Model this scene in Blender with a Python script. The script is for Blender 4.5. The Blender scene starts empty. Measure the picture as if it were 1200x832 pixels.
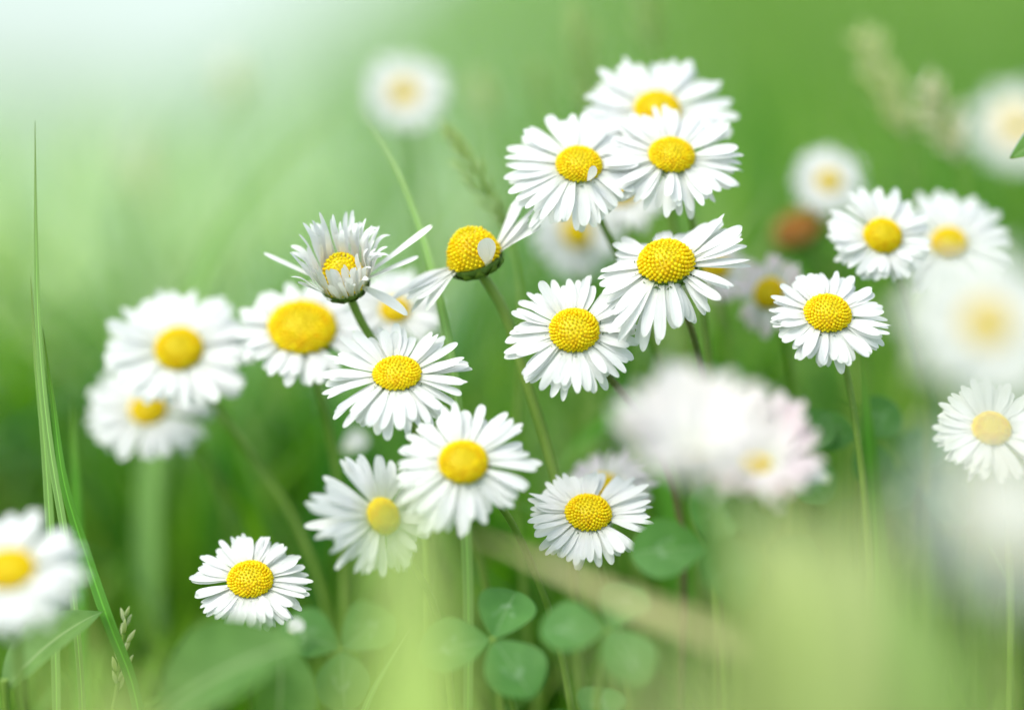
import bpy, math, random
import numpy as np
from mathutils import Vector, Matrix

# ------------------------------------------------------------------ camera, world, sun, exposure
SC = bpy.context.scene
COL = SC.collection
R = math.radians
PITCH = R(5.0)
FOCUS = 0.52                     # metres to the plane of sharp focus
LENS = 100.0
FPX = LENS / 36.0 * 1200.0       # focal length in photograph pixels
CAM = Vector((0.0, -FOCUS * math.cos(PITCH), 0.085 + FOCUS * math.sin(PITCH)))
FWD = Vector((0, math.cos(PITCH), -math.sin(PITCH)))
RIGHT = Vector((1, 0, 0))
UP = RIGHT.cross(FWD)

cd = bpy.data.cameras.new('camera')
cam = bpy.data.objects.new('camera', cd)
COL.objects.link(cam)
cam.location = CAM
cam.rotation_euler = (math.pi / 2 - PITCH, 0, 0)
cd.lens = LENS
cd.sensor_width = 36
cd.sensor_fit = 'HORIZONTAL'
cd.clip_start = 0.005
cd.clip_end = 2000
cd.dof.use_dof = True
cd.dof.focus_distance = FOCUS
cd.dof.aperture_fstop = 2.8
SC.camera = cam

SUN_EL, SUN_AZ = R(54), R(-128)           # azimuth measured from +Y towards +X
w = bpy.data.worlds.new('World')
SC.world = w
w.use_nodes = True
nt = w.node_tree
sky = nt.nodes.new('ShaderNodeTexSky')
sky.sky_type = 'NISHITA'
sky.sun_disc = False
sky.sun_elevation = SUN_EL
sky.sun_rotation = SUN_AZ
sky.dust_density = 2.5
sky.air_density = 1.0
# thin bright summer cloud over the blue, thickest towards the horizon
tc_ = nt.nodes.new('ShaderNodeTexCoord')
sp_ = nt.nodes.new('ShaderNodeSeparateXYZ')
nt.links.new(tc_.outputs['Generated'], sp_.inputs[0])
cr_ = nt.nodes.new('ShaderNodeMapRange')
cr_.inputs[1].default_value, cr_.inputs[2].default_value = 0.0, 0.8
cr_.inputs[3].default_value, cr_.inputs[4].default_value = 0.95, 0.35
nt.links.new(sp_.outputs[2], cr_.inputs[0])
no_ = nt.nodes.new('ShaderNodeTexNoise')
no_.inputs['Scale'].default_value = 3.5
no_.inputs['Detail'].default_value = 6
nt.links.new(tc_.outputs['Generated'], no_.inputs['Vector'])
mr_ = nt.nodes.new('ShaderNodeMapRange')
mr_.inputs[1].default_value, mr_.inputs[2].default_value = 0.3, 0.65
mr_.inputs[3].default_value, mr_.inputs[4].default_value = 0.6, 1.0
nt.links.new(no_.outputs[0], mr_.inputs[0])
mu_ = nt.nodes.new('ShaderNodeMath')
mu_.operation = 'MULTIPLY'
nt.links.new(cr_.outputs[0], mu_.inputs[0])
nt.links.new(mr_.outputs[0], mu_.inputs[1])
mx_ = nt.nodes.new('ShaderNodeMix')
mx_.data_type = 'RGBA'
cl_ = nt.nodes.new('ShaderNodeValToRGB')
cl_.color_ramp.elements[0].position, cl_.color_ramp.elements[0].color = 0.12, (3.15, 3.85, 3.6, 1)
cl_.color_ramp.elements[1].position, cl_.color_ramp.elements[1].color = 0.6, (5.6, 5.9, 5.9, 1)
nt.links.new(sp_.outputs[2], cl_.inputs[0])
nt.links.new(cl_.outputs[0], mx_.inputs[7])
nt.links.new(mu_.outputs[0], mx_.inputs[0])
nt.links.new(sky.outputs[0], mx_.inputs[6])
nt.links.new(mx_.outputs[2], nt.nodes['Background'].inputs[0])
nt.nodes['Background'].inputs[1].default_value = 0.14

sd = bpy.data.lights.new('sun', 'SUN')
sd.energy = 1.5
sd.angle = R(40)
sd.color = (1.0, 0.965, 0.9)
sun = bpy.data.objects.new('sun', sd)
COL.objects.link(sun)
sdir = Vector((math.sin(SUN_AZ) * math.cos(SUN_EL), math.cos(SUN_AZ) * math.cos(SUN_EL), math.sin(SUN_EL)))
sun.rotation_euler = sdir.to_track_quat('Z', 'Y').to_euler()
sun.location = sdir * 5

SC.view_settings.view_transform = 'Standard'
SC.view_settings.look = 'None'
SC.view_settings.gamma = 1
SC.view_settings.exposure = 1.0
SC.cycles.max_bounces = 10
SC.cycles.diffuse_bounces = 5
SC.cycles.transmission_bounces = 6
SC.cycles.use_denoising = True
SC.cycles.sample_clamp_indirect = 8

MM = 0.001


def P(x, y, d):
    """point seen at photograph pixel x, y at d metres along the view axis"""
    return CAM + d * (FWD + RIGHT * ((x - 600) / FPX) + UP * ((416 - y) / FPX))


def CV(nx, ny):
    """unit direction given by its rightward and upward share; the rest points to the camera side"""
    nz = math.sqrt(max(0.0, 1 - nx * nx - ny * ny))
    return (RIGHT * nx + UP * ny - FWD * nz).normalized()


# ------------------------------------------------------------------ materials
def material(name):
    m = bpy.data.materials.new(name)
    m.use_nodes = True
    t = m.node_tree
    for n in list(t.nodes):
        t.nodes.remove(n)
    return m, t


def N(t, kind, **kw):
    n = t.nodes.new(kind)
    for k, v in kw.items():
        setattr(n, k, v)
    return n


def ramp(t, fac, stops):
    r = N(t, 'ShaderNodeValToRGB')
    e = r.color_ramp.elements
    while len(e) < len(stops):
        e.new(0.5)
    for el, (p, c) in zip(e, stops):
        el.position = p
        el.color = (*c, 1)
    if fac is not None:
        t.links.new(fac, r.inputs[0])
    return r.outputs[0]


def mixc(t, fac, a, b, mode='MIX'):
    n = N(t, 'ShaderNodeMix', data_type='RGBA', blend_type=mode)
    for s, v in ((0, fac), (6, a), (7, b)):
        if hasattr(v, 'is_linked'):
            t.links.new(v, n.inputs[s])
        else:
            n.inputs[s].default_value = v if s == 0 else (*v, 1)
    return n.outputs[2]


def leafy(t, color, trans_color, trans=0.35, rough=0.5, spec=0.3, bump=None):
    """a thin plant surface: coated body plus light that comes through"""
    p = N(t, 'ShaderNodeBsdfPrincipled')
    p.inputs['Roughness'].default_value = rough
    p.inputs['Specular IOR Level'].default_value = spec
    tr = N(t, 'ShaderNodeBsdfTranslucent')
    mx = N(t, 'ShaderNodeMixShader')
    mx.inputs[0].default_value = trans
    for sock, c in ((p.inputs['Base Color'], color), (tr.inputs[0], trans_color)):
        if hasattr(c, 'is_linked'):
            t.links.new(c, sock)
        else:
            sock.default_value = (*c, 1)
    if bump is not None:
        t.links.new(bump, p.inputs['Normal'])
        t.links.new(bump, tr.inputs['Normal'])
    t.links.new(p.outputs[0], mx.inputs[1])
    t.links.new(tr.outputs[0], mx.inputs[2])
    o = N(t, 'ShaderNodeOutputMaterial')
    t.links.new(mx.outputs[0], o.inputs[0])


def uvxy(t):
    u = N(t, 'ShaderNodeUVMap')
    s = N(t, 'ShaderNodeSeparateXYZ')
    t.links.new(u.outputs[0], s.inputs[0])
    return u.outputs[0], s.outputs[0], s.outputs[1]


def mathn(t, op, a, b=None):
    n = N(t, 'ShaderNodeMath', operation=op)
    for i, v in enumerate((a, b)):
        if v is None:
            continue
        if hasattr(v, 'is_linked'):
            t.links.new(v, n.inputs[i])
        else:
            n.inputs[i].default_value = v
    return n.outputs[0]


def noise(t, vec, scale, detail=3, dist=0.0):
    n = N(t, 'ShaderNodeTexNoise')
    n.inputs['Scale'].default_value = scale
    n.inputs['Detail'].default_value = detail
    n.inputs['Distortion'].default_value = dist
    if vec is not None:
        t.links.new(vec, n.inputs['Vector'])
    return n.outputs[0]


def bumpn(t, h, strength, dist):
    b = N(t, 'ShaderNodeBump')
    b.inputs['Strength'].default_value = strength
    b.inputs['Distance'].default_value = dist
    t.links.new(h, b.inputs['Height'])
    return b.outputs[0]


def petal_material(name, tip, amount):
    m, t = material(name)
    uv, u, v = uvxy(t)
    base = ramp(t, u, [(0.0, (0.70, 0.76, 0.38)), (0.10, (0.83, 0.85, 0.78)), (0.35, (0.88, 0.885, 0.88)),
                       (0.90, (0.87, 0.885, 0.875)), (1.0, (0.80, 0.86, 0.76))])
    # long fine veins
    st = N(t, 'ShaderNodeCombineXYZ')
    t.links.new(mathn(t, 'MULTIPLY', u, 1.2), st.inputs[0])
    t.links.new(mathn(t, 'MULTIPLY', v, 9.0), st.inputs[1])
    oi = N(t, 'ShaderNodeObjectInfo')
    t.links.new(mathn(t, 'MULTIPLY', oi.outputs['Random'], 40.0), st.inputs[2])
    vein = noise(t, st.outputs[0], 1.6, 3)
    col = mixc(t, mathn(t, 'MULTIPLY', vein, 0.10), base, (0.62, 0.70, 0.68))
    if amount:
        st2 = N(t, 'ShaderNodeCombineXYZ')
        t.links.new(u, st2.inputs[0]); t.links.new(v, st2.inputs[1])
        t.links.new(mathn(t, 'MULTIPLY', oi.outputs['Random'], 17.0), st2.inputs[2])
        f = mathn(t, 'MULTIPLY', ramp(t, u, [(0.15, (0, 0, 0)), (0.75, (1, 1, 1))]),
                  ramp(t, noise(t, st2.outputs[0], 2.2, 2), [(0.25, (.1, .1, .1)), (0.7, (1, 1, 1))]))
        col = mixc(t, mathn(t, 'MULTIPLY', f, amount), col, tip)
    b = bumpn(t, vein, 0.6, 0.00025)
    leafy(t, col, col, 0.36, 0.42, 0.28, b)
    return m


M_PETAL = petal_material('white petal', (1, 1, 1), 0)
M_PETAL_BLUSH = petal_material('blushed petal', (0.80, 0.46, 0.56), 0.55)
M_PETAL_PINK = petal_material('pink backed petal', (0.88, 0.66, 0.58), 0.32)
M_PETAL_VEILED = petal_material('veil-dimmed petal', (0.66, 0.70, 0.54), 0.75)  # petal colour dulled to imitate the dimming veil over the right-edge daisies
M_PETAL_MAUVE = petal_material('mauve petal', (0.45, 0.30, 0.45), 0.65)
M_PETAL_BROWN = petal_material('withered petal', (0.42, 0.20, 0.05), 0.95)


def floret_material(name='yellow floret', stops=None):
    m, t = material(name)
    g = N(t, 'ShaderNodeNewGeometry')
    c = ramp(t, g.outputs['Random Per Island'], stops or [(0, (0.93, 0.67, 0.005)), (0.5, (0.97, 0.80, 0.008)), (1, (0.98, 0.87, 0.02))])
    leafy(t, c, c, 0.35, 0.5, 0.2)
    return m


def plain_leaf(name, ca, cb, trans=0.3, rough=0.5, scale=120, tint=(1.25, 1.2, 0.6), spec=0.3):
    m, t = material(name)
    tc = N(t, 'ShaderNodeTexCoord')
    n = noise(t, tc.outputs['Object'], scale, 4)
    c = ramp(t, n, [(0.3, ca), (0.7, cb)])
    tcx = mixc(t, 1.0, c, tint, 'MULTIPLY')
    leafy(t, c, tcx, trans, rough, spec, bumpn(t, n, 0.3, 0.0003))
    return m


M_FLORET = floret_material()
M_BUD = floret_material('closed floret', [(0, (0.80, 0.66, 0.01)), (0.5, (0.88, 0.76, 0.015)), (1, (0.86, 0.80, 0.03))])
M_RECEPT = plain_leaf('receptacle', (0.70, 0.58, 0.01), (0.85, 0.68, 0.01), 0.1)
M_RECEPT_BROWN = plain_leaf('withered disc', (0.30, 0.12, 0.02), (0.50, 0.24, 0.04), 0.1)
M_CALYX = plain_leaf('calyx green', (0.075, 0.15, 0.02), (0.15, 0.26, 0.05), 0.2)
M_STEM = plain_leaf('stem green', (0.18, 0.32, 0.045), (0.28, 0.42, 0.09), 0.2, 0.45)
M_STEM_OLIVE = plain_leaf('stem olive', (0.10, 0.15, 0.035), (0.24, 0.22, 0.08), 0.1, 0.5)
M_STEM_TAN = plain_leaf('stem straw', (0.42, 0.40, 0.18), (0.55, 0.50, 0.27), 0.2, 0.55)
M_HAIR = plain_leaf('stem hair', (0.6, 0.65, 0.5), (0.75, 0.78, 0.66), 0.4, 0.5)


def blade_material(name, base, tip, var=0.25):
    """grass blade: midrib, long veins and a paler tip"""
    m, t = material(name)
    uv, u, v = uvxy(t)
    st = N(t, 'ShaderNodeCombineXYZ')
    t.links.new(mathn(t, 'MULTIPLY', u, 3.0), st.inputs[0])
    t.links.new(mathn(t, 'MULTIPLY', v, 26.0), st.inputs[1])
    ve = noise(t, st.outputs[0], 1.0, 3)
    c = ramp(t, u, [(0.0, base), (0.8, base), (1.0, tip)])
    c = mixc(t, mathn(t, 'MULTIPLY', ve, var), c, tuple(x * 1.9 for x in base))
    rib = ramp(t, mathn(t, 'ABSOLUTE', mathn(t, 'SUBTRACT', v, 0.5)), [(0.03, (0.6, .6, .6)), (0.10, (0, 0, 0))])
    c = mixc(t, rib, c, tuple(min(1, x * 2.2) for x in base))
    leafy(t, c, mixc(t, 1.0, c, (1.5, 1.4, 0.5), 'MULTIPLY'), 0.42, 0.45, 0.35, bumpn(t, ve, 0.4, 0.0002))
    return m


M_BLADE = blade_material('grass blade', (0.10, 0.29, 0.035), (0.26, 0.40, 0.10))
M_BLADE_PALE = blade_material('pale grass blade', (0.24, 0.42, 0.14), (0.42, 0.52, 0.26))
M_BLADE_LIME = blade_material('lime grass blade', (0.35, 0.47, 0.14), (0.42, 0.52, 0.18))
M_BLADE_STRAW = blade_material('straw grass blade', (0.34, 0.42, 0.17), (0.44, 0.48, 0.24))
M_BLADE_BLUE = blade_material('bluish grass blade', (0.11, 0.24, 0.075), (0.24, 0.34, 0.16))


def clover_material():
    m, t = material('clover leaflet')
    uv, u, v = uvxy(t)
    av = mathn(t, 'ABSOLUTE', mathn(t, 'SUBTRACT', v, 0.5))
    tc = N(t, 'ShaderNodeTexCoord')
    n = noise(t, tc.outputs['Object'], 260, 4)
    c = ramp(t, n, [(0.3, (0.075, 0.22, 0.045)), (0.7, (0.11, 0.28, 0.065))])
    # side veins fanning from the midrib
    w_ = N(t, 'ShaderNodeTexWave', wave_type='BANDS', bands_direction='X')
    cx = N(t, 'ShaderNodeCombineXYZ')
    t.links.new(mathn(t, 'SUBTRACT', u, mathn(t, 'MULTIPLY', av, 0.75)), cx.inputs[0])
    t.links.new(cx.outputs[0], w_.inputs['Vector'])
    w_.inputs['Scale'].default_value = 5.5
    side = ramp(t, w_.outputs[1], [(0.86, (0, 0, 0)), (1.0, (.45, .45, .45))])
    c = mixc(t, side, c, (0.16, 0.32, 0.13))
    rib = ramp(t, av, [(0.006, (0.7,) * 3), (0.018, (0, 0, 0))])
    c = mixc(t, rib, c, (0.25, 0.40, 0.20))
    # pale chevron mark
    ch = mathn(t, 'ABSOLUTE', mathn(t, 'SUBTRACT', mathn(t, 'ADD', u, mathn(t, 'MULTIPLY', av, 0.9)), 0.62))
    br = noise(t, tc.outputs['Object'], 700, 3)
    chf = mathn(t, 'MULTIPLY', ramp(t, ch, [(0.02, (.35,) * 3), (0.075, (0, 0, 0))]), ramp(t, br, [(.42, (0, 0, 0)), (.6, (1, 1, 1))]))
    chf = mathn(t, 'MULTIPLY', chf, ramp(t, av, [(0.16, (1, 1, 1)), (0.24, (0, 0, 0))]))
    c = mixc(t, chf, c, (0.42, 0.55, 0.42))
    leafy(t, c, mixc(t, 1.0, c, (1.3, 1.35, 0.5), 'MULTIPLY'), 0.38, 0.5, 0.2, bumpn(t, mathn(t, 'ADD', n, side), 0.35, 0.0003))
    return m


M_CLOVER = clover_material()


def broadleaf_material():
    m, t = material('broad leaf')
    uv, u, v = uvxy(t)
    av = mathn(t, 'ABSOLUTE', mathn(t, 'SUBTRACT', v, 0.5))
    tc = N(t, 'ShaderNodeTexCoord')
    n = noise(t, tc.outputs['Object'], 200, 4)
    c = ramp(t, n, [(0.3, (0.09, 0.21, 0.045)), (0.7, (0.14, 0.29, 0.075))])
    rib = ramp(t, av, [(0.012, (0.8,) * 3), (0.035, (0, 0, 0))])
    c = mixc(t, rib, c, (0.30, 0.42, 0.20))
    leafy(t, c, mixc(t, 1.0, c, (1.5, 1.4, 0.45), 'MULTIPLY'), 0.4, 0.5, 0.2, bumpn(t, n, 0.4, 0.0005))
    return m


M_BROAD = broadleaf_material()


def grass_material(name, stops, trans=0.42, patch=None):
    m, t = material(name)
    g = N(t, 'ShaderNodeNewGeometry')
    c = ramp(t, g.outputs['Random Per Island'], stops)
    if patch:
        n = noise(t, g.outputs['Position'], patch[0], 2)
        c = mixc(t, ramp(t, n, [(0.35, (0, 0, 0)), (0.65, (1, 1, 1))]), c, mixc(t, 1.0, c, patch[1], 'MULTIPLY'))
    leafy(t, c, mixc(t, 1.0, c, (1.32, 1.38, 0.5), 'MULTIPLY'), trans, 0.5, 0.3)
    return m


M_GRASS = grass_material('lawn grass', [(0.0, (0.085, 0.21, 0.018)), (0.35, (0.13, 0.285, 0.022)), (0.7, (0.19, 0.35, 0.03)),
                                        (0.93, (0.22, 0.38, 0.07)), (1.0, (0.40, 0.42, 0.16))], patch=(16, (0.72, 0.95, 0.45)))
M_MEADOW = grass_material('meadow grass', [(0.0, (0.07, 0.20, 0.012)), (0.5, (0.13, 0.285, 0.02)), (0.85, (0.21, 0.37, 0.05)),
                                           (1.0, (0.40, 0.44, 0.22))], patch=(2.6, (0.6, 0.82, 0.7)))
M_HAZE_TINT = grass_material('haze-tinted grass', [(0.0, (0.37, 0.55, 0.36)), (0.5, (0.56, 0.73, 0.58)), (1.0, (0.77, 0.87, 0.80))])  # whitish grass colour stands in for the milky haze at the left
M_TALL = grass_material('tall grass', [(0.0, (0.045, 0.17, 0.022)), (0.3, (0.08, 0.25, 0.06)), (0.5, (0.19, 0.36, 0.015)), (0.75, (0.25, 0.44, 0.06)), (0.9, (0.42, 0.54, 0.26)), (1.0, (0.44, 0.44, 0.22))], patch=(15, (0.48, 0.78, 0.35)))
M_BUSH = grass_material('bush leaf', [(0.0, (0.08, 0.20, 0.015)), (0.5, (0.135, 0.29, 0.025)), (1.0, (0.21, 0.38, 0.045))], 0.4)
M_WILLOW = grass_material('pale shrub leaf', [(0.0, (0.24, 0.36, 0.12)), (0.5, (0.34, 0.46, 0.20)), (1.0, (0.46, 0.55, 0.32))], 0.4)
M_BARK = plain_leaf('bark', (0.12, 0.085, 0.05), (0.2, 0.15, 0.09), 0.0, 0.8, 30)


def ground_material():
    m, t = material('soil and moss')
    tc = N(t, 'ShaderNodeNewGeometry')
    a = noise(t, tc.outputs['Position'], 35, 6)
    c = ramp(t, a, [(0.3, (0.06, 0.15, 0.015)), (0.6, (0.10, 0.22, 0.03)), (0.8, (0.14, 0.18, 0.05))])
    b = noise(t, tc.outputs['Position'], 0.9, 5)
    far = ramp(t, b, [(0.3, (0.09, 0.22, 0.015)), (0.7, (0.17, 0.30, 0.03))])
    s = N(t, 'ShaderNodeSeparateXYZ')
    t.links.new(tc.outputs['Position'], s.inputs[0])
    f = N(t, 'ShaderNodeMapRange')
    f.inputs[1].default_value = 3.0
    f.inputs[2].default_value = 9.0
    t.links.new(s.outputs[1], f.inputs[0])
    col = mixc(t, f.outputs[0], c, far)
    p = N(t, 'ShaderNodeBsdfPrincipled')
    p.inputs['Roughness'].default_value = 0.95
    t.links.new(col, p.inputs['Base Color'])
    t.links.new(bumpn(t, a, 0.6, 0.004), p.inputs['Normal'])
    o = N(t, 'ShaderNodeOutputMaterial')
    t.links.new(p.outputs[0], o.inputs[0])
    return m


M_GROUND = ground_material()

# ------------------------------------------------------------------ mesh helpers


class MB:
    """collects vertices and faces of one mesh"""

    def __init__(s):
        s.v, s.f, s.uv, s.mi = [], [], [], []

    def grid(s, rows, closed=False, mi=0):
        """rows: list of lists of points, all the same length"""
        o = len(s.v)
        nr, nc = len(rows), len(rows[0])
        for i, r in enumerate(rows):
            for j, p in enumerate(r):
                s.v.append(tuple(p))
                s.uv.append((i / max(1, nr - 1), j / max(1, nc - (0 if closed else 1))))
        for i in range(nr - 1):
            for j in range(nc if closed else nc - 1):
                k = (j + 1) % nc
                s.f.append((o + i * nc + j, o + i * nc + k, o + (i + 1) * nc + k, o + (i + 1) * nc + j))
                s.mi.append(mi)

    def cap(s, pts, mi=0):
        o = len(s.v)
        for p in pts:
            s.v.append(tuple(p))
            s.uv.append((0, 0))
        s.f.append(tuple(range(o, o + len(pts))))
        s.mi.append(mi)

    def tube(s, pts, rads, seg=8, mi=0):
        rows = []
        up = None
        for i, p in enumerate(pts):
            a = pts[min(i + 1, len(pts) - 1)] - pts[max(i - 1, 0)]
            a.normalize()
            if up is None:
                up = a.orthogonal().normalized()
            up = (up - a * up.dot(a)).normalized()
            b = a.cross(up)
            rows.append([p + (up * math.cos(2 * math.pi * k / seg) + b * math.sin(2 * math.pi * k / seg)) * rads[i] for k in range(seg)])
        s.grid(rows, True, mi)
        s.cap(rows[-1], mi)
        s.cap(list(reversed(rows[0])), mi)

    def mesh(s, name, mats, smooth=True):
        me = bpy.data.meshes.new(name)
        me.from_pydata(s.v, [], s.f)
        for m in mats:
            me.materials.append(m)
        ul = me.uv_layers.new(name='UVMap')
        li = np.empty(len(me.loops), dtype=np.int32)
        me.loops.foreach_get('vertex_index', li)
        ul.data.foreach_set('uv', np.array(s.uv, dtype=np.float32)[li].ravel())
        me.polygons.foreach_set('material_index', np.array(s.mi, dtype=np.int32))
        if smooth:
            me.polygons.foreach_set('use_smooth', np.ones(len(me.polygons), dtype=bool))
        me.update()
        return me


def link(name, me, parent=None, world=None):
    o = bpy.data.objects.new(name, me)
    COL.objects.link(o)
    if parent is not None:
        o.parent = parent
        if world is not None:
            o.matrix_local = Matrix.Translation(-parent.location) @ world
        else:
            o.location = -parent.location
    elif world is not None:
        o.matrix_world = world
    return o


def tag(o, label=None, cat=None, group=None, kind=None):
    for k, v in (('label', label), ('category', cat), ('group', group), ('kind', kind)):
        if v:
            o[k] = v
    return o


def empty(name, loc, label, cat, group=None):
    o = bpy.data.objects.new(name, None)
    COL.objects.link(o)
    o.location = loc
    o.empty_display_size = 0.01
    return tag(o, label, cat, group)


def spline(pts, n):
    """smooth curve through pts, spaced by chord length so that it never loops"""
    h = [max(1e-6, (b - a).length) for a, b in zip(pts, pts[1:])]
    m = []
    for k in range(len(pts)):
        if k == 0:
            m.append((pts[1] - pts[0]) / h[0])
        elif k == len(pts) - 1:
            m.append((pts[-1] - pts[-2]) / h[-1])
        else:
            m.append(((pts[k + 1] - pts[k]) / h[k] * h[k - 1] + (pts[k] - pts[k - 1]) / h[k - 1] * h[k]) / (h[k] + h[k - 1]))
    tot = sum(h)
    out = []
    for i in range(n + 1):
        u = i / n * tot
        k = 0
        while k < len(h) - 1 and u > h[k]:
            u -= h[k]
            k += 1
        f = min(1.0, u / h[k])
        f2, f3 = f * f, f ** 3
        out.append(pts[k] * (2 * f3 - 3 * f2 + 1) + m[k] * (h[k] * (f3 - 2 * f2 + f)) + pts[k + 1] * (3 * f2 - 2 * f3) + m[k + 1] * (h[k] * (f3 - f2)))
    return out


def lerp_profile(prof, phi):
    """periodic piecewise-linear profile [(deg, value)] read at phi"""
    if not isinstance(prof, (list, tuple)):
        return prof
    p = sorted(((a % 360, v) for a, v in prof))
    phi %= 360
    p = [(p[-1][0] - 360, p[-1][1])] + p + [(p[0][0] + 360, p[0][1])]
    for (a, va), (b, vb) in zip(p, p[1:]):
        if a <= phi <= b:
            return va + (vb - va) * (phi - a) / max(1e-6, b - a)
    return p[0][1]


# ------------------------------------------------------------------ setting
def bank(x, y):
    """the grassy bank that rises behind the lawn on the right"""
    a = np.clip((np.asarray(y) - 3.6) / 4.5, 0, 1)
    b = np.clip((np.asarray(x) + 1.15) / 1.7, 0, 1)
    return 1.0 * (a * a * (3 - 2 * a)) * (b * b * (3 - 2 * b))


def ground():
    mb = MB()
    ys = [-3, -1.5, -0.8, -0.4, 0, 0.4, 0.8, 1.5, 2.3, 3, 3.6, 4.2, 4.8, 5.4, 6, 6.6, 7.2, 7.8, 8.4, 9.5, 12, 25, 60, 150, 500]
    xs = [-400, -120, -40, -15, -6, -3, -2, -1.5, -1.2, -0.9, -0.6, -0.3, 0, 0.3, 0.6, 1, 1.5, 2, 3, 6, 15, 40, 120, 400]
    rng = random.Random(5)
    rows = []
    for y in ys:
        rows.append([Vector((x, y, float(bank(x, y)) - 0.004 + rng.uniform(-1, 1) * (0.002 if abs(y) < 2 and abs(x) < 2 else 0.012 if y < 30 else 0.1))) for x in xs])
    mb.grid(rows)
    o = link('ground', mb.mesh('ground', [M_GROUND]))
    tag(o, 'mossy soil under the meadow grass', None, None, 'structure')


ground()


def blades_mesh(name, xyz, h, wd, lean, az, mat, seg=4, seed=0):
    """many curved blades as one mesh; xyz (n,3)"""
    n = len(h)
    rg = np.random.default_rng(seed)
    face = az + rg.uniform(-1.2, 1.2, n)
    bx, by = np.cos(face + np.pi / 2), np.sin(face + np.pi / 2)
    V = np.empty((n, seg * 2 + 1, 3), dtype=np.float32)
    for i in range(seg + 1):
        t = i / seg
        ang = lean * t
        s = h * t
        out = s * np.sin(ang * 0.75)
        up = s * np.cos(ang * 0.75)
        c = xyz + np.stack([np.cos(az) * out, np.sin(az) * out, up], 1)
        if i == seg:
            V[:, seg * 2] = c
        else:
            wv = wd * (0.75 + 0.5 * t) * (1 - t ** 2.2) * 0.5
            off = np.stack([bx * wv, by * wv, np.zeros(n)], 1)
            V[:, i * 2] = c - off
            V[:, i * 2 + 1] = c + off
    k = seg * 2 + 1
    base = np.arange(n, dtype=np.int32)[:, None] * k
    quads = np.concatenate([base + np.array([2 * i, 2 * i + 1, 2 * i + 3, 2 * i + 2], dtype=np.int32) for i in range(seg - 1)], 1).reshape(n, seg - 1, 4)
    tris = (base + np.array([2 * seg - 2, 2 * seg - 1, 2 * seg], dtype=np.int32)).reshape(n, 1, 3)
    loops = np.concatenate([quads.reshape(n, -1), tris.reshape(n, -1)], 1).ravel()
    sizes = np.tile(np.array([4] * (seg - 1) + [3], dtype=np.int32), n)
    starts = np.concatenate([[0], np.cumsum(sizes)[:-1]]).astype(np.int32)
    me = bpy.data.meshes.new(name)
    me.vertices.add(n * k)
    me.vertices.foreach_set('co', V.ravel())
    me.loops.add(len(loops))
    me.loops.foreach_set('vertex_index', loops)
    me.polygons.add(len(sizes))
    me.polygons.foreach_set('loop_start', starts)
    me.polygons.foreach_set('use_smooth', np.ones(len(sizes), dtype=bool))
    me.materials.append(mat)
    me.update(calc_edges=True)
    me.validate()
    return me


def field(name, label, cat, n, y0, y1, xw, h0, h1, w0, w1, mat, seed, hfun=None, xfun=None, lean=(0.1, 1.1), tufts=0):
    """a spread of grass between world depths y0..y1; xw(y) half width"""
    rg = np.random.default_rng(seed)
    u = rg.random(n)
    y = y0 + (y1 - y0) * u ** 1.0
    x = rg.uniform(-1, 1, n) * xw(y)
    if tufts:
        k = rg.integers(0, tufts, n)
        ty, tx = y0 + (y1 - y0) * rg.random(tufts), rg.uniform(-1, 1, tufts)
        y = ty[k] + rg.normal(0, 0.010, n)
        x = tx[k] * xw(ty[k]) + rg.normal(0, 0.010, n)
    if xfun is not None:
        keep = rg.random(n) < xfun(x, y)
        x, y = x[keep], y[keep]
        n = len(x)
    h = rg.uniform(h0, h1, n) * rg.uniform(0.75, 1.1, n)
    if hfun is not None:
        h = np.minimum(h, hfun(x, y) * rg.uniform(0.55, 1.0, n))
    ok = h > 0.004
    x, y, h = x[ok], y[ok], h[ok]
    n = len(h)
    me = blades_mesh(name, np.stack([x, y, bank(x, y) - 0.006], 1), h, rg.uniform(w0, w1, n), rg.uniform(*lean, n), rg.uniform(0, 2 * np.pi, n), mat, 4, seed + 1)
    o = link(name, me)
    tag(o, label, cat, None, 'stuff')
    return o


def below_frame(x, y):
    """height that stays under the sight lines of the sharp flowers"""
    d = y - CAM.y
    return np.maximum(0.006, (CAM.z - d * math.tan(PITCH + R(7.3))) * 0.92)


field('grass', 'short lawn grass in front of the daisies', 'grass', 16000, -0.45, 0.05, lambda y: 0.45 + 0 * y, 0.015, 0.06, 0.0016, 0.0030, M_GRASS, 11, below_frame)
field('grass', 'dense green lawn grass behind the daisies', 'grass', 46000, 0.03, 1.0, lambda y: 0.55 + 0.35 * y, 0.018, 0.072, 0.0018, 0.0038, M_GRASS, 12,
      lambda x, y: 0.028 + 0.40 * np.clip(y - 0.02, 0, 1))
field('meadow_grass', 'longer meadow grass fading into blur behind the lawn', 'grass', 80000, 0.95, 8.2, lambda y: 0.9 + 0.55 * y, 0.04, 0.095, 0.004, 0.009, M_MEADOW, 13)
field('haze_tinted_grass', 'pale haze-tinted grass far behind at the left', 'grass', 90000, 0.85, 8.0, lambda y: 1.2 + 0.6 * y, 0.05, 0.10, 0.004, 0.010, M_HAZE_TINT, 14,
      None, lambda x, y: np.clip(0.50 - x / (0.10 * y + 0.12) * 0.8, 0.02, 1.0), (0.05, 0.7))  # densest to the left, where its paleness imitates the haze
field('tall_grass', 'scattered taller grass blades blurred behind the daisies', 'grass', 5200, 0.095, 0.5, lambda y: 0.22 + 0.3 * y, 0.05, 0.125, 0.0030, 0.0062, M_TALL, 15, None, None, (0.2, 1.6), 170)
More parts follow.
